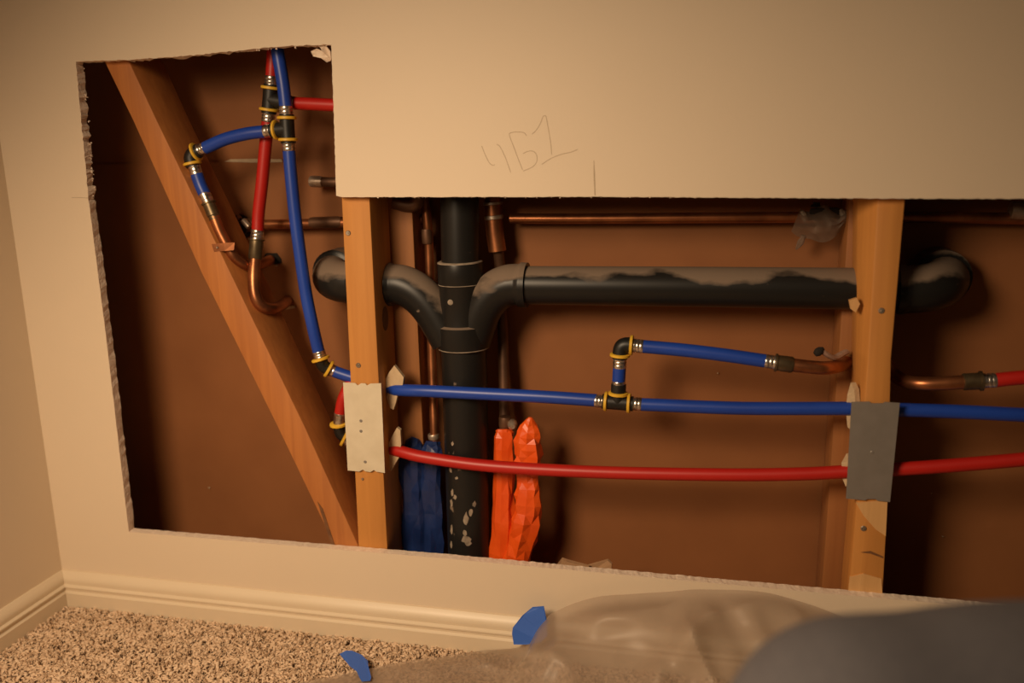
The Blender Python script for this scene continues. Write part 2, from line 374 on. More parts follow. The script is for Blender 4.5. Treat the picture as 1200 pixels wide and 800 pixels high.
# right stud with a waned left arris
hs = [(232, 1061, 1029, 1005, 994), (420, 1044.5, 1017, 1003, 986), (585, 1041, 1004, 1000, 971), (690, 1035, 995, 991, 963)]
rows = []
for y, fr, fl, wn, bl in hs:
    a = P(fr, y, FY); b_ = P(fl, y, FY); c_ = P(wn, y, FY+.030); d_ = P(wn-6, y, SB)
    z = b_.z
    rows.append([Vector((v.x, v.y, z)) for v in (b_, a, Vector((a.x-.002, SB, z)), d_, c_)])
lo = [p.copy() for p in rows[-1]]; hi = [p.copy() for p in rows[0]]
for p in lo: p.z = 0
for p in hi: p.z = ZT; p.x += .015
stud2 = member('wall_stud', [lo]+rows[::-1]+[hi], 'wood', 'pale pine stud behind the grey metal plate')
# corner stud in the dark at the far left
xe = P(112,560,FY).x
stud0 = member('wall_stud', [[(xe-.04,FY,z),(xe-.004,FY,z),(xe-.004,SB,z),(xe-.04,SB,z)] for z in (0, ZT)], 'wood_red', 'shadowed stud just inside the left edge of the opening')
# second row of studs behind, offset a little from the front row
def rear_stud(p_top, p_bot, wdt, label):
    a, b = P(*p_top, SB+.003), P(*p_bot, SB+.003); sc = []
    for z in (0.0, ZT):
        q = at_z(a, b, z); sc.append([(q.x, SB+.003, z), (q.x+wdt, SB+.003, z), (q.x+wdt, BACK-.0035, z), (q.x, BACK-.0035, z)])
    return member('rear_stud', sc, 'wood_shaded', label)
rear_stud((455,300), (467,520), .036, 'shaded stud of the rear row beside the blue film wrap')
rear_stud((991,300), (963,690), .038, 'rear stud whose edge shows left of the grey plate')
# diagonal brace: twisted, reaching up behind the upper drywall
BB = .0765
def bpt(y, fl, fr, bk):
    return [P(fl, y, FY), P(fr, y, FY), P(bk, y, BB), P(bk-(fr-fl)*.93, y, BB)]
bs = [bpt(642, 393, 421, 452), bpt(500, 325, 357, 392), bpt(320, 236, 270, 309), bpt(140, 155, 183, 222), bpt(76, 124, 153, 193)]
lo = [p+(p-q)*.22 for p, q in zip(bs[0], bs[1])]; hi = [p+(p-q)*1.6 for p, q in zip(bs[-1], bs[-2])]
brace = member('diagonal_brace', [lo]+bs+[hi], 'wood_red', 'reddish pine board running diagonally across the left bay')
brace['category'] = 'brace'; del brace['group']
def nail(parent, x, y, r=.0035):
    bm = bmesh.new(); c = P(x, y, FY); lathe(bm, c+Vector((0,.002,0)), c+Vector((0,-.0012,0)), [(0,r),(.7,r),(1,r*.75)], 12)
    lathe(bm, c+Vector((0,-.0010,0)), c+Vector((0,-.0022,0)), [(0,r*.35),(1,r*.25)], 8); link('screw_head', bm, 'screw', parent)
nail(stud1, 408, 273); nail(stud1, 420, 428); nail(stud2, 1033, 364); nail(stud2, 1012, 619)
nail(stud1, 425, 561, .002)
def knot(parent, c, n, rx, rz):
    bm = bmesh.new(); n = Vector(n)
    s = n.cross(Vector((0,0,1))).normalized(); pts = [Vector(c)+s*math.cos(a)*rx+Vector((0,0,1))*math.sin(a)*rz for a in np.linspace(0, 2*math.pi, 15)[:-1]]
    slab(bm, pts, n, .0006); link('knot', bm, 'knot', parent, False)
xs = secs[0][1].x+(secs[1][1].x-secs[0][1].x)*.5
zc = P(450,374,.04).z; xk = at_z(R1, R2, zc).x
knot(stud1, (xk, .045, zc), (1,0,0), .010, .016)
# split wood at the foot of the right stud
for pts, y_, mt_ in (([(1003,589),(1040,586),(1038,628),(1026,620),(1012,604)], FY-.0012, 'wood_light'), ([(994,694),(996,676),(1012,672),(1033,678),(1034,695)], FY-.0012, 'wood_light'),
                ([(1009,647),(1020,645.5),(1035,652),(1035,654),(1020,648.5)], FY-.0006, 'knot')):
    bm = bmesh.new(); slab(bm, [P(x, y, y_) for x, y in pts], (0,1,0), .003); link('wood_split', bm, mt_, stud2, False)
bm = bmesh.new(); slab(bm, [P(x,y,FY+.012) for x, y in ((995,352),(1004,349),(1008,356),(1003,366),(997,362))], (0,1,0), .006); link('splinter', bm, 'wood_light', stud2, False)
# split at the brace foot
bm = bmesh.new(); slab(bm, [P(x, y, FY-.0008) for x, y in ((372,588),(378,596),(392,638),(389,641),(383,622))], (0,1,0), .002); link('wood_split', bm, 'knot', brace, False)

# ------------------------------------------------------------------ black drain
YD = .068
drain = thing('drain_stack', P(550,660,YD)*1.0, 'black plastic drain stack with a double-sweep tee and side arms', 'drain pipe')
drain.location.z = 0
c0, c1, c2, c3 = P(538,215,YD), P(539,307,YD), P(544,406,YD), P(549,600,YD)
top = c0+(c0-c1)*2.2; bot = c3+(c3-c2)*1.0; bot = at_z(c2, c3, 0.0)
bm = bmesh.new(); tube(bm, [top, c0, c1+(c2-c1)*.2], .0242, 24); link('upper_pipe', bm, 'abs_clean', drain)
bm = bmesh.new(); tube(bm, [c1+(c2-c1)*.8, c3, bot], .0295, 24); link('lower_pipe', bm, 'abs_clean', drain)
bm = bmesh.new(); lathe(bm, c1, c2, [(0,.0285),(.02,.0292),(.24,.0292),(.26,.0278),(.72,.0300),(.74,.0345),(.97,.0345),(1,.0335)], 28)
tee = link('tee_fitting', bm, 'abs', drain)
def arm(px, name='sweep_arm'):
    bm = bmesh.new(); pts = cr(PX([(x, y, YD) for x, y in px]), 8); n_ = len(pts)
    tube(bm, pts, [.0262 if i > 3 else .0285 for i in range(n_)], 24); link(name, bm, 'abs_dusty', tee)
arm([(452,333),(471,334),(490,344),(508,364),(528,398)]); arm([(618,334),(597,334),(579,343),(564,363),(552,398)])
def ringband(a, d, r, tr, mt_, parent, name):
    bm = bmesh.new(); d = Vector(d).normalized(); lathe(bm, a-d*tr, a+d*tr, [(0,r-tr*.5),(.3,r+tr*.6),(.7,r+tr*.6),(1,r-tr*.5)], 28); link(name, bm, mt_, parent)
ax = c2-c1
ringband(c1, ax, .0280, .0014, 'cement', tee, 'cement_bead'); ringband(c1+ax*.25, ax, .0288, .0007, 'cement', tee, 'cement_bead'); ringband(c2+ax*.005, ax, .0330, .0012, 'cement', tee, 'cement_bead')
bm = bmesh.new(); c = P(528,354,YD-.027); lathe(bm, c, c+Vector((0,-.0016,0)), [(0,.0036),(.8,.0036),(1,.003)], 16); link('mould_mark', bm, 'cement', tee)
# paint splashes on the lower pipe
for x, y, w_, h_ in ((546,607,4,9),(551,601,3,5),(546,632,6,6),(545,624,3,4),(549,637,4,3),(527,552,2,4),(528,590,2,6),(529,578,2,5),(528,622,2,7),(533,583,3,3),(527,640,2,5),(535,560,2,2),(530,520,2,3),(555,592,2,4)):
    bm = bmesh.new(); cc = at_z(c2, c3, P(x,y,YD-.03).z); pts = []
    for i in range(9):
        a = 2*math.pi*i/9; rr = random.uniform(.55, 1.1); q = P(x+math.cos(a)*w_*rr, y+math.sin(a)*h_*rr, YD-.029)
        dx = max(-.028, min(.028, q.x-cc.x)); q.y = YD-math.sqrt(.0299**2-dx*dx); q.x = cc.x+dx; pts.append(q)
    slab(bm, pts, (0,1,0), .001); link('paint_splash', bm, 'cement', drain, False)
pipe('drain_arm_pipe', [(610,334,YD),(830,336,YD),(1075,339,YD)], .0242, 'abs', drain, 6, 24)
pipe('drain_arm_pipe', [(462,333,YD),(430,331,YD),(398,329,YD)], .0242, 'abs', drain, 6, 24)
def elbow(px, hub, parent):
    bm = bmesh.new(); pts = cr(PX(px), 8); tube(bm, pts, [.0285 if i < 6 else .0272 for i in range(len(pts))], 24)
    e = link('elbow_fitting', bm, 'abs_dusty', parent)
    bm = bmesh.new(); h = P(*hub); lathe(bm, h, h+Vector((0,.034,0)), [(0,.028),(.08,.0325),(1,.0330)], 28); link('elbow_hub', bm, 'abs_dusty', e)
elbow([(1050,339,YD),(1066,339,YD),(1086,337,YD+.003),(1099,334,YD+.012),(1105,330,YD+.028),(1106,326,YD+.045),(1105,323,BACK-.003)], (1105,326,.104), drain)
elbow([(428,331,YD),(412,331,YD),(400,330,YD+.003),(392,327,YD+.012),(390,324,YD+.028),(391,321,YD+.045),(392,319,BACK-.003)], (391,321,.104), drain)

# ------------------------------------------------------------------ copper lines at the back
def vring(parent, p, q, r, mt_='solder'):
    bm = bmesh.new(); lathe(bm, P(*p), P(*q), [(0,r*.92),(.15,r),(.85,r),(1,r*.92)], 16); link('coupling', bm, mt_, parent)
YC = .112
hp = thing('copper_pipe', P(360,261,.09), 'short horizontal copper pipe crossing the left bay behind the blue line', 'copper pipe')
pipe('tube', [(300,263,YC),(400,261,YC),(450,258,YC),(496,257,YC)], .0066, 'copper', hp, 8, 14)
vring(hp, (364,261,YC), (401,260,YC), .0078, 'copper_dull'); vring(hp, (284,264,YC), (303,263,YC), .0095, 'copper_dull'); vring(hp, (468,257.5,YC), (492,257,YC), .0085, 'copper_dull')
hq = thing('copper_pipe', P(760,255,.09), 'long horizontal copper pipe running behind the right stud near the top', 'copper pipe')
pipe('tube', [(598,256,YC),(700,256,YC),(930,254.5,YC),(1075,254.5,YC),(1260,257,YC)], .0066, 'copper', hq, 8, 14)
vring(hq, (955,253,YC), (985,253,YC), .0095, 'copper_dull'); vring(hq, (1184,246,YC-.004), (1215,247,YC-.004), .0105, 'solder')
va = thing('copper_pipe', P(508,520,.08), 'thin copper riser left of the black stack entering the blue wrap', 'copper pipe')
pipe('tube', [(497,225,.104),(501,262,.104),(503,300,.107),(506,420,.100),(509,505,.082),(510,560,.075)], .0060, 'copper', va, 8, 14)
vring(va, (500,268,.104),(501,285,.105), .0075, 'copper_dull')
vring(va, (508,508,.08),(508.5,514,.08), .0078, 'solder')
vb = thing('copper_pipe', P(592,500,.078), 'copper riser right of the black stack stepping down into the orange wrap', 'copper pipe')
pipe('thick_tube', [(576,170,.100),(577,200,.100),(579,260,.100),(583,294,.100)], .0115, 'copper', vb, 6, 16)
pipe('thin_tube', [(583,285,.100),(587,330,.112),(590,420,.104),(592,560,.080)], .0070, 'copper_dull', vb, 6, 14)
vring(vb, (577.5,236,.1),(577.8,240,.1), .0126); vring(vb, (578.5,252,.1),(579,257,.1), .0126)
bm = bmesh.new(); lathe(bm, P(601,500,.062), P(600,495,.082), [(0,.003),(.2,.006),(.7,.007),(1,.005)], 10); link('valve_knob', bm, 'solder', vb)
vring(vb, (592,488,.078),(592,500,.078), .0085, 'copper_dull')
# dark elbow under the drywall left of the stack
pk = thing('copper_elbow', P(482,240,.085), 'dark tarnished elbow just under the drywall beside the left stud', 'pipe fitting')
pipe('elbow', [(462,236,.08),(476,240,.08),(486,239,.08),(490,228,.08),(490,212,.08)], .0095, 'copper_dull', pk, 6, 14)
vring(pk, (489.5,228,.08),(490,222,.08), .0115, 'copper_dull')
# stubs poking from the board in the left bay
st = thing('pipe_stub', P(380,213,.09), 'short copper stub with a pale tip at the right side of the left bay', 'pipe stub')
pipe('tube', [(378,213,.110),(400,213.5,.110),(424,214,.110)], .0066, 'copper_dull', st, 4, 14); vring(st, (364,212.5,.11),(378,213,.11), .0078, 'solder'); 
sv = thing('stop_fitting', P(280,262,.085), 'blackened brass fitting where the horizontal copper pipe begins', 'pipe fitting')
bm = bmesh.new(); lathe(bm, P(281,268,.092), P(281,266,BACK-.003), [(0,.009),(.3,.011),(.35,.014),(.7,.014),(.75,.018),(1,.018)], 16); link('body', bm, 'dark', sv)
vring(sv, (285,258,.096),(292,266,.094), .0042, 'solder'); vring(sv, (268,262,.11),(281,255,.11), .006, 'copper_dull')
# dusty film hanging on the copper pipe beside the right stud
wf = thing('plastic_film', P(962,262,.08), 'dusty scrap of film hanging on the copper pipe by the right stud', 'plastic film')
bm = bmesh.new(); N1, N2 = 16, 9; vv = []
for i in range(N1+1):
    for j in range(N2+1):
        u = i/N1; v = j/N2; x = 938+u*54; top_y = 244+4*math.sin(u*9); bot_y = 262+22*math.sin(math.pi*min(1, u*1.05))**.7+(9*(1-u*4) if u < .25 else 0)
        x += -12*v*max(0, .3-u)*3; y = top_y+(bot_y-top_y)*v
        nz = mnoise.noise(Vector((u*5, v*5, 3.1)))
        vv.append(bm.verts.new(P(x, y, .101+.006*nz-.010*math.sin(v*math.pi))))
for i in range(N1):
    for j in range(N2): bm.faces.new((vv[i*(N2+1)+j], vv[(i+1)*(N2+1)+j], vv[(i+1)*(N2+1)+j+1], vv[i*(N2+1)+j+1]))
link('film', bm, 'cobweb', wf)
bm = bmesh.new(); tube(bm, cr(PX([(942,276,.1),(938,284,.102),(933,292,.106)]), 4), [.003,.003,.0035,.004,.004,.0035,.003,.002,.001], 7); link('dangling_tail', bm, 'cobweb', wf)
for a_, b_ in (((940,247,.1),(944,259,.1)), ((985,245,.1),(991,258,.1))):
    bm = bmesh.new(); lathe(bm, P(*a_), P(*b_), [(0,.002),(.3,.004),(.7,.004),(1,.002)], 8); link('dust_clump', bm, 'cement', wf)
cb = thing('pipe_clamp', P(966,248,.08), 'black clamp hidden in the dusty film on the copper pipe', 'clamp')
bm = bmesh.new(); hexa(bm, [P(947,258,.097),P(984,257,.097),P(984,257,.120),P(947,258,.120),P(949,244,.097),P(983,243,.097),P(983,243,.120),P(949,244,.120)]); bevel(bm, .002); link('saddle', bm, 'dark', cb)
bm = bmesh.new(); lathe(bm, P(956,243,.108), P(957,237,.108), [(0,.006),(.4,.006),(.5,.004),(1,.004)], 12); link('bolt', bm, 'dark', cb)

# ------------------------------------------------------------------ flexible water lines
RP = .0079
def sleeve(parent, p, q, r=.0083):
    bm = bmesh.new(); lathe(bm, P(*p), P(*q), [(0,r*.94),(.08,r),(.30,r),(.36,r*.95),(.44,r),(.60,r),(.66,r*.95),(.74,r),(.94,r),(1,r*.94)], 18)
    return link('crimp_sleeve', bm, 'steel', parent)
def collar(parent, p, q, r=.0122, th=.0040):
    a = P(*p); d = (P(*q)-a).normalized(); bm = bmesh.new()
    lathe(bm, a-d*th/2, a+d*th/2, [(0,r*.90),(.2,r),(.8,r),(1,r*.90)], 20); return link('yellow_collar', bm, 'yellow', parent)
def fitting(name, parent, runs, r=.0092):
    bm = bmesh.new()
    for run in runs: tube(bm, cr(PX(run), 5), r, 14)
    return link(name, bm, 'black', parent)
cold = thing('cold_water_line', P(722,470,.055), 'blue flexible water line with tees running through the studs', 'water line')
cold['label'] = 'blue flexible water line with yellow-collared tees running through both studs'
YP = .030
pipe('pipe', [(425,446,.050),(445,452,.050),(458,455.5,.043),(470,457,.036),(500,458,.031),(560,461,YP),(640,465,YP),(699,469,YP)], RP, 'blue', cold)
sleeve(cold, (697,469.3,YP), (709,470.2,YP)); sleeve(cold, (739,472.6,YP), (752,473.6,YP))
t1 = fitting('tee_fitting', cold, [[(706,470,YP),(722,471.3,YP),(742,473,YP)], [(724,471,YP),(724.5,462,YP),(725,450,YP)]])
for p, q in (((710,470,YP),(720,471,YP)), ((737,472.3,YP),(727,471.5,YP)), ((724.5,461,YP),(725,450,YP))): collar(t1, p, q)
pipe('pipe', [(748,473.6,YP),(860,478,YP),(930,478.5,YP),(1000,478.5,YP),(1055,480,YP),(1130,482.5,YP),(1210,486.5,YP),(1290,490,YP)], RP, 'blue', cold)
sleeve(cold, (724.6,459,YP), (725,446,YP)); pipe('pipe', [(725,447,YP),(725.5,439,YP),(726,430,YP)], RP, 'blue', cold, 4); sleeve(cold, (726,431,YP), (726.4,418,YP))
e1 = fitting('elbow_fitting', cold, [[(726.4,420,YP),(727,411,YP),(729,406,YP),(734,404,YP),(742,404.5,YP)]])
collar(e1, (726.5,416,YP), (726.8,411,YP)); collar(e1, (740,404.3,YP), (746,404.8,YP))
sleeve(cold, (741,404.5,YP), (754,406,YP)); pipe('pipe', [(753,405.8,YP),(800,410,YP),(850,416,YP),(898,423,YP)], RP, 'blue', cold)
sleeve(cold, (896,422.8,YP), (911,425.2,YP))
bm = bmesh.new(); lathe(bm, P(908,424.6,YP), P(930,427.6,YP), [(0,.0105),(.12,.0105),(.15,.0092),(.9,.0095),(1,.008)], 18); link('brass_adapter', bm, 'brass', cold)
pipe('copper_end', [(926,427.2,YP),(950,430,YP),(966,431,.034),(980,429.5,.048),(988,427,.066),(992,424,.0745)], .0078, 'copper', cold)
# left bay part of the cold line
YB = .036
pipe('pipe', [(316,10,YB+.004),(322,40,YB),(327,70,YB),(332,100,YB),(335,126,YB)], RP, 'blue', cold)
sleeve(cold, (334.7,124,YB), (336,138,YB)); 
t2 = fitting('tee_fitting', cold, [[(336,134,YB),(336.6,150,YB),(338,168,YB)], [(337,151,YB),(328,152,YB),(318,153,YB)]])
for p, q in (((336,138,YB),(336.4,146,YB)), ((337.5,163.5,YB),(337,156,YB)), ((323.5,152.3,YB),(330,151.8,YB))): collar(t2, p, q)
sleeve(cold, (337.6,164,YB), (338.8,177,YB)); sleeve(cold, (324,152.4,YB), (310,154,YB))
pipe('pipe', [(338.7,176,YB),(341,205,YB),(345,245,YB),(350,285,YB),(358,340,YB),(366,380,YB),(374,414,YB+.002)], RP, 'blue', cold)
sleeve(cold, (373.5,411,YB+.002), (376,420,YB+.002)); 
e3 = fitting('elbow_fitting', cold, [[(376,420,YB+.002),(377.5,426,.040),(381,430,.042),(388,434,.045)]], .0085)
collar(e3, (375.8,420.5,YB+.002), (378,427,YB+.002)); collar(e3, (385.5,432,.044), (380,429,.042))
sleeve(cold, (385,432,.044), (392,435,.046)); pipe('pipe', [(391,434.6,.046),(400,438,.047),(425,446,.050)], RP, 'blue', cold)
pipe('pipe', [(312,154,YB),(290,156.5,YB-.002),(264,163,YB-.003),(240,173.5,YB-.004)], RP, 'blue', cold)
sleeve(cold, (241,173,.032), (232,176.5,.031), .0078)
YE = .029
e4 = fitting('elbow_fitting', cold, [[(233,176.5,.031),(227,180,.030),(224,185.5,YE),(226.5,195,YE)]])
collar(e4, (229.5,178,.031), (240,173,.032)); collar(e4, (225.5,191.5,YE), (227.5,199,YE), .0115)
sleeve(cold, (226.6,192,YE), (231,206,YE), .0078); pipe('pipe', [(230.5,204,YE),(235,217,YE),(240,228,.028)], RP, 'blue', cold, 4); sleeve(cold, (239,226,.028), (245,239,.027), .0078)
bm = bmesh.new(); lathe(bm, P(244,237,.027), P(252,257,.026), [(0,.0095),(.08,.0095),(.1,.0080),(.75,.0082),(.8,.0072),(1,.0072)], 16); link('brass_adapter', bm, 'brass', cold)
pipe('copper_end', [(251,254,.026),(258,272,.026),(268,291,.027),(277,303,.031),(290,311,.044),(302,311,.066),(313,306,.100),(317,304,BACK-.003)], .0070, 'copper', cold)
# copper strap and the hook holding the branch
sp_ = thing('copper_strap', P(262,290,.05), 'small copper strap holding the pipe against the diagonal board', 'strap')
bm = bmesh.new(); slab(bm, [P(248,286,.0125),P(251,295,.0125),P(263,294,.0145),P(274,293,.018),P(275,284,.019),P(262,284.5,.0145)], (0,1,0), .0012); link('band', bm, 'copper', sp_, False)
bm = bmesh.new(); cc = P(254,290,.0115); lathe(bm, cc, cc+Vector((0,.003,0)), [(0,.0012),(.5,.0018),(1,.0018)], 8); link('nail_head', bm, 'solder', sp_)
bm = bmesh.new(); cc = [P(318+11*math.cos(a)*(1+.25*math.sin(3*a)), 303+9*math.sin(a)*(1+.3*math.cos(2*a)), BACK-.0034) for a in np.linspace(0, 2*math.pi, 14)[:-1]]
slab(bm, cc, (0,1,0), .001); o = link('broken_hole', bm, 'dark', rear, False); o['label'] = 'dark broken hole around the copper pipe'
bm = bmesh.new(); crumb(bm, P(324,311,BACK-.005), .0032); link('broken_chip', bm, 'seam', rear, False)
bm = bmesh.new(); slab(bm, [P(328,361,BACK-.004),P(345,358,BACK-.004),P(346,361,BACK-.004),P(330,363.5,BACK-.004)], (0,1,0), .001); link('torn_rim', bm, 'seam', rear, False)
pc = thing('pipe_hanger', P(970,414,.05), 'bent pinkish hanger clip over the copper pipe end by the right stud', 'clip')
bm = bmesh.new(); tube(bm, cr(PX([(957,414,.036),(962,411,.038),(970,416,.040),(978,419,.046),(986,415,.056),(992,412,.064)]), 5), .0034, 8, ell=(1.3,.9)); link('clip', bm, 'caulk', pc)
bm = bmesh.new(); lathe(bm, P(955,415,.034), P(965,408,.038), [(0,.003),(.3,.005),(.7,.0045),(1,.002)], 9); link('hook', bm, 'dark', pc)

# hot lines
hot = thing('hot_water_line', P(700,553,YP), 'long red flexible water line sagging across the bays below the blue one', 'water line')
pipe('pipe', [(430,521,.052),(446,523,.050),(458,526,.043),(470,529,.036),(500,536,.031),(575,546,YP),(700,553,YP),(850,556,YP),(940,555,YP),(1000,552,YP),(1060,549,YP),(1130,544,YP),(1210,537,YP),(1290,528,YP)], RP, 'red', hot)
e5 = fitting('elbow_fitting', hot, [[(397,496,.044),(398.5,504,.045),(401,509,.046),(408,513,.048)]], .0085)
collar(e5, (397,496.5,.044), (398,503,.045)); collar(e5, (403.5,513,.047), (397,510,.045), .0118); sleeve(hot, (397.5,497,.044), (399,483,.043)); 
pipe('pipe', [(398.8,484,.043),(401,472,.043),(404.5,462,.044),(413,446,.050),(425,430,.058)], RP, 'red', hot, 6)
sleeve(hot, (404,514,.047), (411,517,.049)); pipe('pipe', [(409,516,.049),(420,519,.051),(434,522,.053)], RP, 'red', hot, 4)
riser = thing('hot_water_line', P(305,250,.06), 'red flexible riser in the left bay with a black tee', 'water line')
YR = .052
pipe('pipe', [(322,25,YR),(320,60,YR),(318,94,YR)], RP*.95, 'red', riser); sleeve(riser, (318.3,89,YR), (317.6,102,YR))
t3 = fitting('tee_fitting', riser, [[(317.8,99,YR),(316.6,115,YR),(315,133,YR)], [(317,117,YR),(328,119,YR),(340,120.5,YR)]], .0095)
for p, q in (((317.5,103,YR),(317,110,YR)), ((315.4,128.5,YR),(316,120,YR)), ((338,120.5,YR),(330,119.5,YR))): collar(t3, p, q, .0125 if p[0] < 330 else .0098)
sleeve(riser, (315.2,130,YR), (314,143,YR)); sleeve(riser, (337,120,YR), (346,121,YR)); pipe('pipe', [(345,121,YR),(368,122,YR),(404,123.8,YR)], .0078, 'red', riser, 5)
pipe('pipe', [(314.2,141,YR),(311,172,YR),(307,215,YR),(303,250,.052),(302,271,.051)], RP, 'red', riser); sleeve(riser, (302,269,.051), (300.6,282,.050))
bm = bmesh.new(); lathe(bm, P(300.8,280,.050), P(299,304,.046), [(0,.0105),(.05,.0105),(.08,.0088),(.9,.0090),(1,.0078)], 16); link('brass_adapter', bm, 'brass', riser)
pipe('copper_end', [(299.2,300,.047),(297.5,325,.037),(299,345,.031),(304,356,.032),(312,361,.040),(322,361,.060),(332,356,.100),(337,352,BACK-.003)], .0078, 'copper', riser)
br = thing('hot_water_line', P(1130,447,.055), 'short red line crimped to a copper stub right of the grey plate', 'water line')
pipe('copper_end', [(1030,418,.072),(1040,428,.071),(1050,440,.062),(1062,447,.046),(1080,449.5,.034),(1105,449,YP),(1135,447,YP)], .0078, 'copper', br)
bm = bmesh.new(); lathe(bm, P(1128,447.4,YP), P(1151,446.2,YP), [(0,.008),(.05,.0095),(.85,.0095),(.88,.0112),(1,.0112)], 18); link('brass_adapter', bm, 'brass', br)
sleeve(br, (1151,446.2,YP), (1167,445.4,YP)); pipe('pipe', [(1166,445.4,YP),(1200,442,YP),(1290,436,YP)], RP, 'red', br, 5)

# ------------------------------------------------------------------ plates, foam rosettes
def plate(name, pts, material, label, th=.0014):
    t = thing(name, P(*pts[0], FY), label, 'nail plate', 'metal plates nailed over the studs')
    bm = bmesh.new(); slab(bm, [P(x, y, FY-.0035) for x, y in pts], (0,1,0), th); link('sheet', bm, material, t, False); return t
p1 = plate('nail_plate', [(402,448),(411,448.5),(416,448.8),(419,451.5),(423,449),(428,449.3),(430,451.6),(434,449.4),(446.5,449),(451,554),(441,552.5),(438,550.5),(434,553),(428,552),(425,550),(421,552.3),(407.5,551)], 'cream', 'cream coated metal plate nailed across the left stud')
p2 = plate('nail_plate', [(998,471),(1019,470.5),(1021,472.5),(1035,472.5),(1037,471),(1054.5,472),(1043,588),(1028,586.5),(1026,584.5),(1016,584.5),(1014,586),(991.5,584)], 'galv', 'grey galvanised metal plate nailed across the right stud')
for p, xy in ((p1, ((423,493),(423,505),(428,541))), (p2, ((1022,530),))):
    for x, y in xy:
        bm = bmesh.new(); c = P(x, y, FY-.0035); lathe(bm, c, c+Vector((0,-.0005,0)), [(0,.0022),(1,.0016)], 10); link('punch_dimple', bm, 'galv', p)
def rosette(pts, label):
    t = thing('foam_seal', P(*pts[0], .045), label, 'foam seal', 'foam seals around the pipes at the studs')
    x0_ = min(p[0] for p in pts); bm = bmesh.new()
    slab(bm, [P(x, y, .037-(x-x0_)*.0002) for x, y in pts], (0,1,0), .006); link('collar_flange', bm, 'grommet', t, False)
rosette([(462,428),(466,433),(473,442),(472,450),(466,462),(464,471),(461,480),(457,478),(453,466),(455,458),(451,454),(451,446),(456,436)], 'tan foam diamond where the blue line leaves the left stud')
rosette([(465,501),(469,504),(470,520),(468,535),(462,545),(458,552),(453,550),(452,538),(456,530),(453,526),(455,520),(460,510)], 'tan foam diamond where the red line leaves the left stud')
def rosette2(pts, label):
    t = thing('foam_seal', P(*pts[0], .03), label, 'foam seal', 'foam seals around the pipes at the studs')
    bm = bmesh.new(); slab(bm, [P(x, y, .026+.0005*i) for i, (x, y) in enumerate(pts)], (1,0.4,0), .006); link('collar_flange', bm, 'grommet', t, False)
rosette2([(997,448),(1001,456),(1003,480),(998,505),(993,500),(991,480),(993,462)], 'tan foam flake where the blue line meets the right stud')
rosette2([(992,531),(997,540),(996,562),(991,570),(987,560),(986,542)], 'tan foam flake where the red line meets the right stud')

# ------------------------------------------------------------------ coloured film wraps on the risers
def lobe(bm, pts, seed, seg=10, flat_=.62, amp=.2):
    """crumpled film tube; pts: (px, py, Y, half width in m)"""
    rg = random.Random(seed); q = cr([(*P(x, y, Y), r) for x, y, Y, r in pts], 3)
    off = {}
    def wob(i, a):
        j = round(a/(2*math.pi)*seg) % seg
        fold = .16*math.cos(3*a+i*.35+seed)+.10*math.cos(5*a-i*.8)
        return 1.0+fold*.6+rg.uniform(-amp, amp*.6)
    tube(bm, [p[:3] for p in q], [p[3] for p in q], seg, ell=(flat_, 1), wob=wob)
    bmesh.ops.triangulate(bm, faces=bm.faces[:])
ob = thing('orange_wrap', P(605,650,.06), 'crumpled bright orange film wrap around the riser right of the stack', 'film wrap'); ob.location.z = 0.06
bm = bmesh.new(); lobe(bm, [(590,503,.072,.009),(590,512,.070,.0135),(590,560,.068,.0145),(589,610,.066,.0155),(588,665,.066,.017),(587,700,.066,.017)], 1); link('narrow_fold', bm, 'orange', ob, False)
bm = bmesh.new(); lobe(bm, [(622,489,.060,.0025),(620,500,.060,.0125),(619,518,.058,.0185),(620,540,.058,.0180),(619,557,.060,.0135),(619,580,.058,.0185),(616,610,.058,.0205),(609,640,.058,.019),(603,668,.060,.019),(600,700,.060,.018)], 2); link('wide_fold', bm, 'orange', ob, False)
ab = thing('blue_wrap', P(497,650,.07), 'crumpled dark blue film wrap around the riser left of the stack', 'film wrap'); ab.location.z = 0.06
bm = bmesh.new(); lobe(bm, [(487,513,.078,.006),(484,524,.074,.014),(483,560,.072,.0165),(485,600,.072,.0165),(487,650,.072,.018),(488,690,.072,.018)], 3); link('narrow_fold', bm, 'bluefilm', ab, False)
bm = bmesh.new(); lobe(bm, [(508,517,.078,.010),(507,530,.074,.0145),(505,560,.072,.0150),(506,600,.072,.0150),(508,650,.072,.015),(508,690,.072,.015)], 4); link('wide_fold', bm, 'bluefilm', ab, False)
# scraps lying at the bottom of the cavity
for lab, pts, Y in (('flat brown scrap at the cavity foot with its left tip raised', [(651,664),(658,655),(664,657),(690,664),(690,676),(655,676)], .030), ('flat brown scrap at the cavity foot nearer the right stud', [(682,665),(712,656.5),(717,661),(715,676),(684,676)], .036)):
    bm = bmesh.new(); slab(bm, [P(x, y, Y+.002*math.sin(i*1.7)) for i, (x, y) in enumerate(pts)], (0.1,1,0.15), .004); tag(link('wood_scrap', bm, 'card', None, False), lab, 'scrap', 'scraps in the cavity')
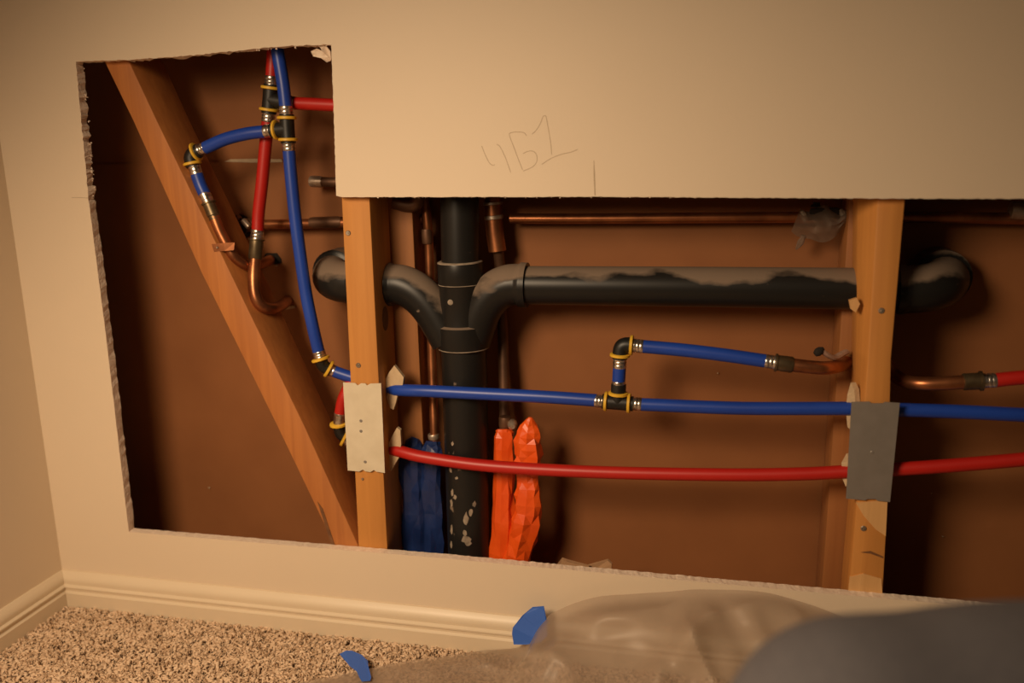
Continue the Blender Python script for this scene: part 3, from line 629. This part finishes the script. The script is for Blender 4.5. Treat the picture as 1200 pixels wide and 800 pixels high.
# ------------------------------------------------------------------ plastic sheet, tape
def zfloor(x, y, z): return PZ(x, y, z)
top_edge = [(330,803),(400,790),(470,775),(540,766),(590,757),(618,740),(641,713),(690,701),(740,696),(790,692),(845,690),(895,693),(950,707),(1005,727),(1080,742),(1200,756),(1330,770)]
cols = []
for x, y in top_edge:
    g = max(0.0, min(1.0, (x-575)/90)); g = g*g*(3-2*g)
    fl_ = PZ(x, max(y, 757-(x-600)*.0), .017); wl = P(x, y, -.022)
    a = fl_.lerp(wl, g); h = max(a.z, .017)
    rows_ = [a]
    for dy, fz in ((.035,.90),(.075,.70),(.125,.42),(.19,.16),(.28,.03),(.48,0),(.80,0)):
        rows_.append(Vector((a.x+.02*dy, a.y-dy*(.8+.2*g), .017+(h-.017)*fz+.004*(1-g))))
    cols.append(cr(rows_, 16))
nv = len(cols[0]); grid = [cr([c[k_] for c in cols], 20) for k_ in range(nv)]
ridges = [(P(690,703,-.05), P(850,772,-.10), .011, .012), (P(800,768,-.1), P(830,738,-.06), .016, .011), (P(868,705,-.05), P(900,690,-.03), .009, .012), (P(880,742,-.06), P(905,760,-.1), .008, .010),
          (P(640,715,-.04), P(610,800,-.14), .010, .010), (P(655,745,-.08), P(600,815,-.2), .008, .009), (P(760,790,-.14), P(840,745,-.08), .014, .014), (P(700,735,-.07), P(760,718,-.05), .008, .011),
          (P(690,800,-.16), P(770,775,-.12), .010, .012), (P(520,800,-.2), P(600,765,-.1), .007, .012), (P(430,812,-.2), P(560,780,-.14), .006, .010), (P(930,720,-.05), P(820,700,-.03), .007, .012)]
def dist_seg(p, a, b):
    a = Vector((a.x, a.y)); b = Vector((b.x, b.y)); p = Vector((p.x, p.y)); d = b-a; t = max(0, min(1, (p-a).dot(d)/d.dot(d))); return (p-a-d*t).length
bm = bmesh.new(); V2 = []
def ridge(v): return (1-abs(mnoise.noise(v)))**4
for k_, rw in enumerate(grid):
    row = []
    for p in rw:
        p = Vector(p); t = min(1, k_/18)
        lift = max(0.0, min(1.0, (p.x+.34)/.14))
        n = ridge(Vector((p.x*8+p.y*5, p.y*7-p.x*2, p.z*6)))*.016+ridge(Vector((p.x*15-p.y*13+3, p.y*15+p.x*5, 7)))*.006-.006
        for a, b, hh, ww in ridges:
            dd = dist_seg(p, a, b)
            if dd < ww*4: n += hh*.8*math.exp(-(dd/(ww*1.35))**2)
        amp = (.35+.65*lift)*(.2+.8*t)
        p.z = max(.0145, p.z+n*amp*.8); p.y -= max(0, n)*amp*.7
        if p.y > -.017: p.y = -.017
        row.append(bm.verts.new(p))
    V2.append(row)
for k_ in range(len(V2)-1):
    for j in range(len(V2[0])-1): bm.faces.new((V2[k_][j], V2[k_][j+1], V2[k_+1][j+1], V2[k_+1][j]))
so = tag(link('plastic_sheet', bm, 'sheet'), 'clear plastic drop sheet bunched against the baseboard and over the carpet', 'plastic sheet')
for p in so.data.polygons: p.use_smooth = True
ms = so.modifiers.new('relax', 'SMOOTH'); ms.factor = .5; ms.iterations = 10
def tape(name, pts, yz, label):
    q = [P(x, y, Y) for x, y, Y in pts]; bm = bmesh.new()
    nrm = (q[1]-q[0]).cross(q[-1]-q[0]).normalized(); 
    if nrm.y < 0: nrm = -nrm
    slab(bm, q, nrm, .0006); tag(link(name, bm, 'tape', None, False), label, 'tape', 'blue tape pieces')
tape('masking_tape', [(600,742,-.030),(601,735,-.030),(612,721,-.026),(624,711,-.022),(637,710,-.022),(641,729,-.026),(641,745,-.032),(634,752,-.034),(617,755,-.034),(602,755,-.033)], 0, 'wide blue masking tape holding the plastic sheet to the baseboard')
q = [PZ(x, y, z) for x, y, z in ((398,766,.021),(405,762,.023),(412,762,.024),(424,767,.025),(431,774,.025),(432,782,.026),(435,793,.026),(434,797,.025),(424,798,.025),(421,793,.025),(418,786,.025),(410,780,.024))]
bm = bmesh.new(); slab(bm, q, (0,0,-1), .0006); tag(link('masking_tape', bm, 'tape', None, False), 'small curled scrap of blue masking tape lying on the carpet', 'tape', 'blue tape pieces')

# ------------------------------------------------------------------ photographer's bent leg, close to the lens
def cpt(x, y, depth): return CAM+(FW*FPX+RT*(x-600)-UP*(y-400))*(depth/FPX)
DK = .46; RK = 146*DK/FPX
knee = cpt(982, 877, DK); mid = cpt(1180, 866, DK+.014); hip = cpt(1800, 880, DK+.06)
ank = Vector((knee.x+.16, knee.y-.13, .085)); shin = knee.lerp(ank, .5)+Vector((.0, .01, 0))
path = [hip, mid.lerp(hip, .45), mid, knee.lerp(mid, .45), knee, knee+Vector((.012,-.006,-.062)), shin+Vector((.02,-.01,-.01)), ank]
rr_ = [.088, .082, .0755, .0700, .0665, .062, .057, .050]
q = cr([(*p, r) for p, r in zip(path, rr_)], 9)
bm = bmesh.new()
tube(bm, [p[:3] for p in q], [p[3] for p in q], 32, wob=lambda i, a: 1+.012*mnoise.noise(Vector((math.cos(a)*2, math.sin(a)*2, i*.25))))
pr = tag(link('person', bm, 'denim'), 'bent knee of a crouching person in slate trousers, blurred at lower right', 'person')
rm = pr.modifiers.new('smooth_skin', 'REMESH'); rm.mode = 'VOXEL'; rm.voxel_size = .006; rm.use_smooth_shade = True
sm = pr.modifiers.new('relax', 'SMOOTH'); sm.factor = .6; sm.iterations = 60
bm = bmesh.new(); tube(bm, cr([ank+Vector((.03,-.05,-.045)), ank+Vector((0,0,-.043)), ank+Vector((-.05,.07,-.048)), ank+Vector((-.09,.13,-.052))], 6), [.030+.010*math.sin(i/18*math.pi) if i < 16 else .03-.006*(i-15) for i in range(19)], 16); link('shoe', bm, 'shoe', pr)
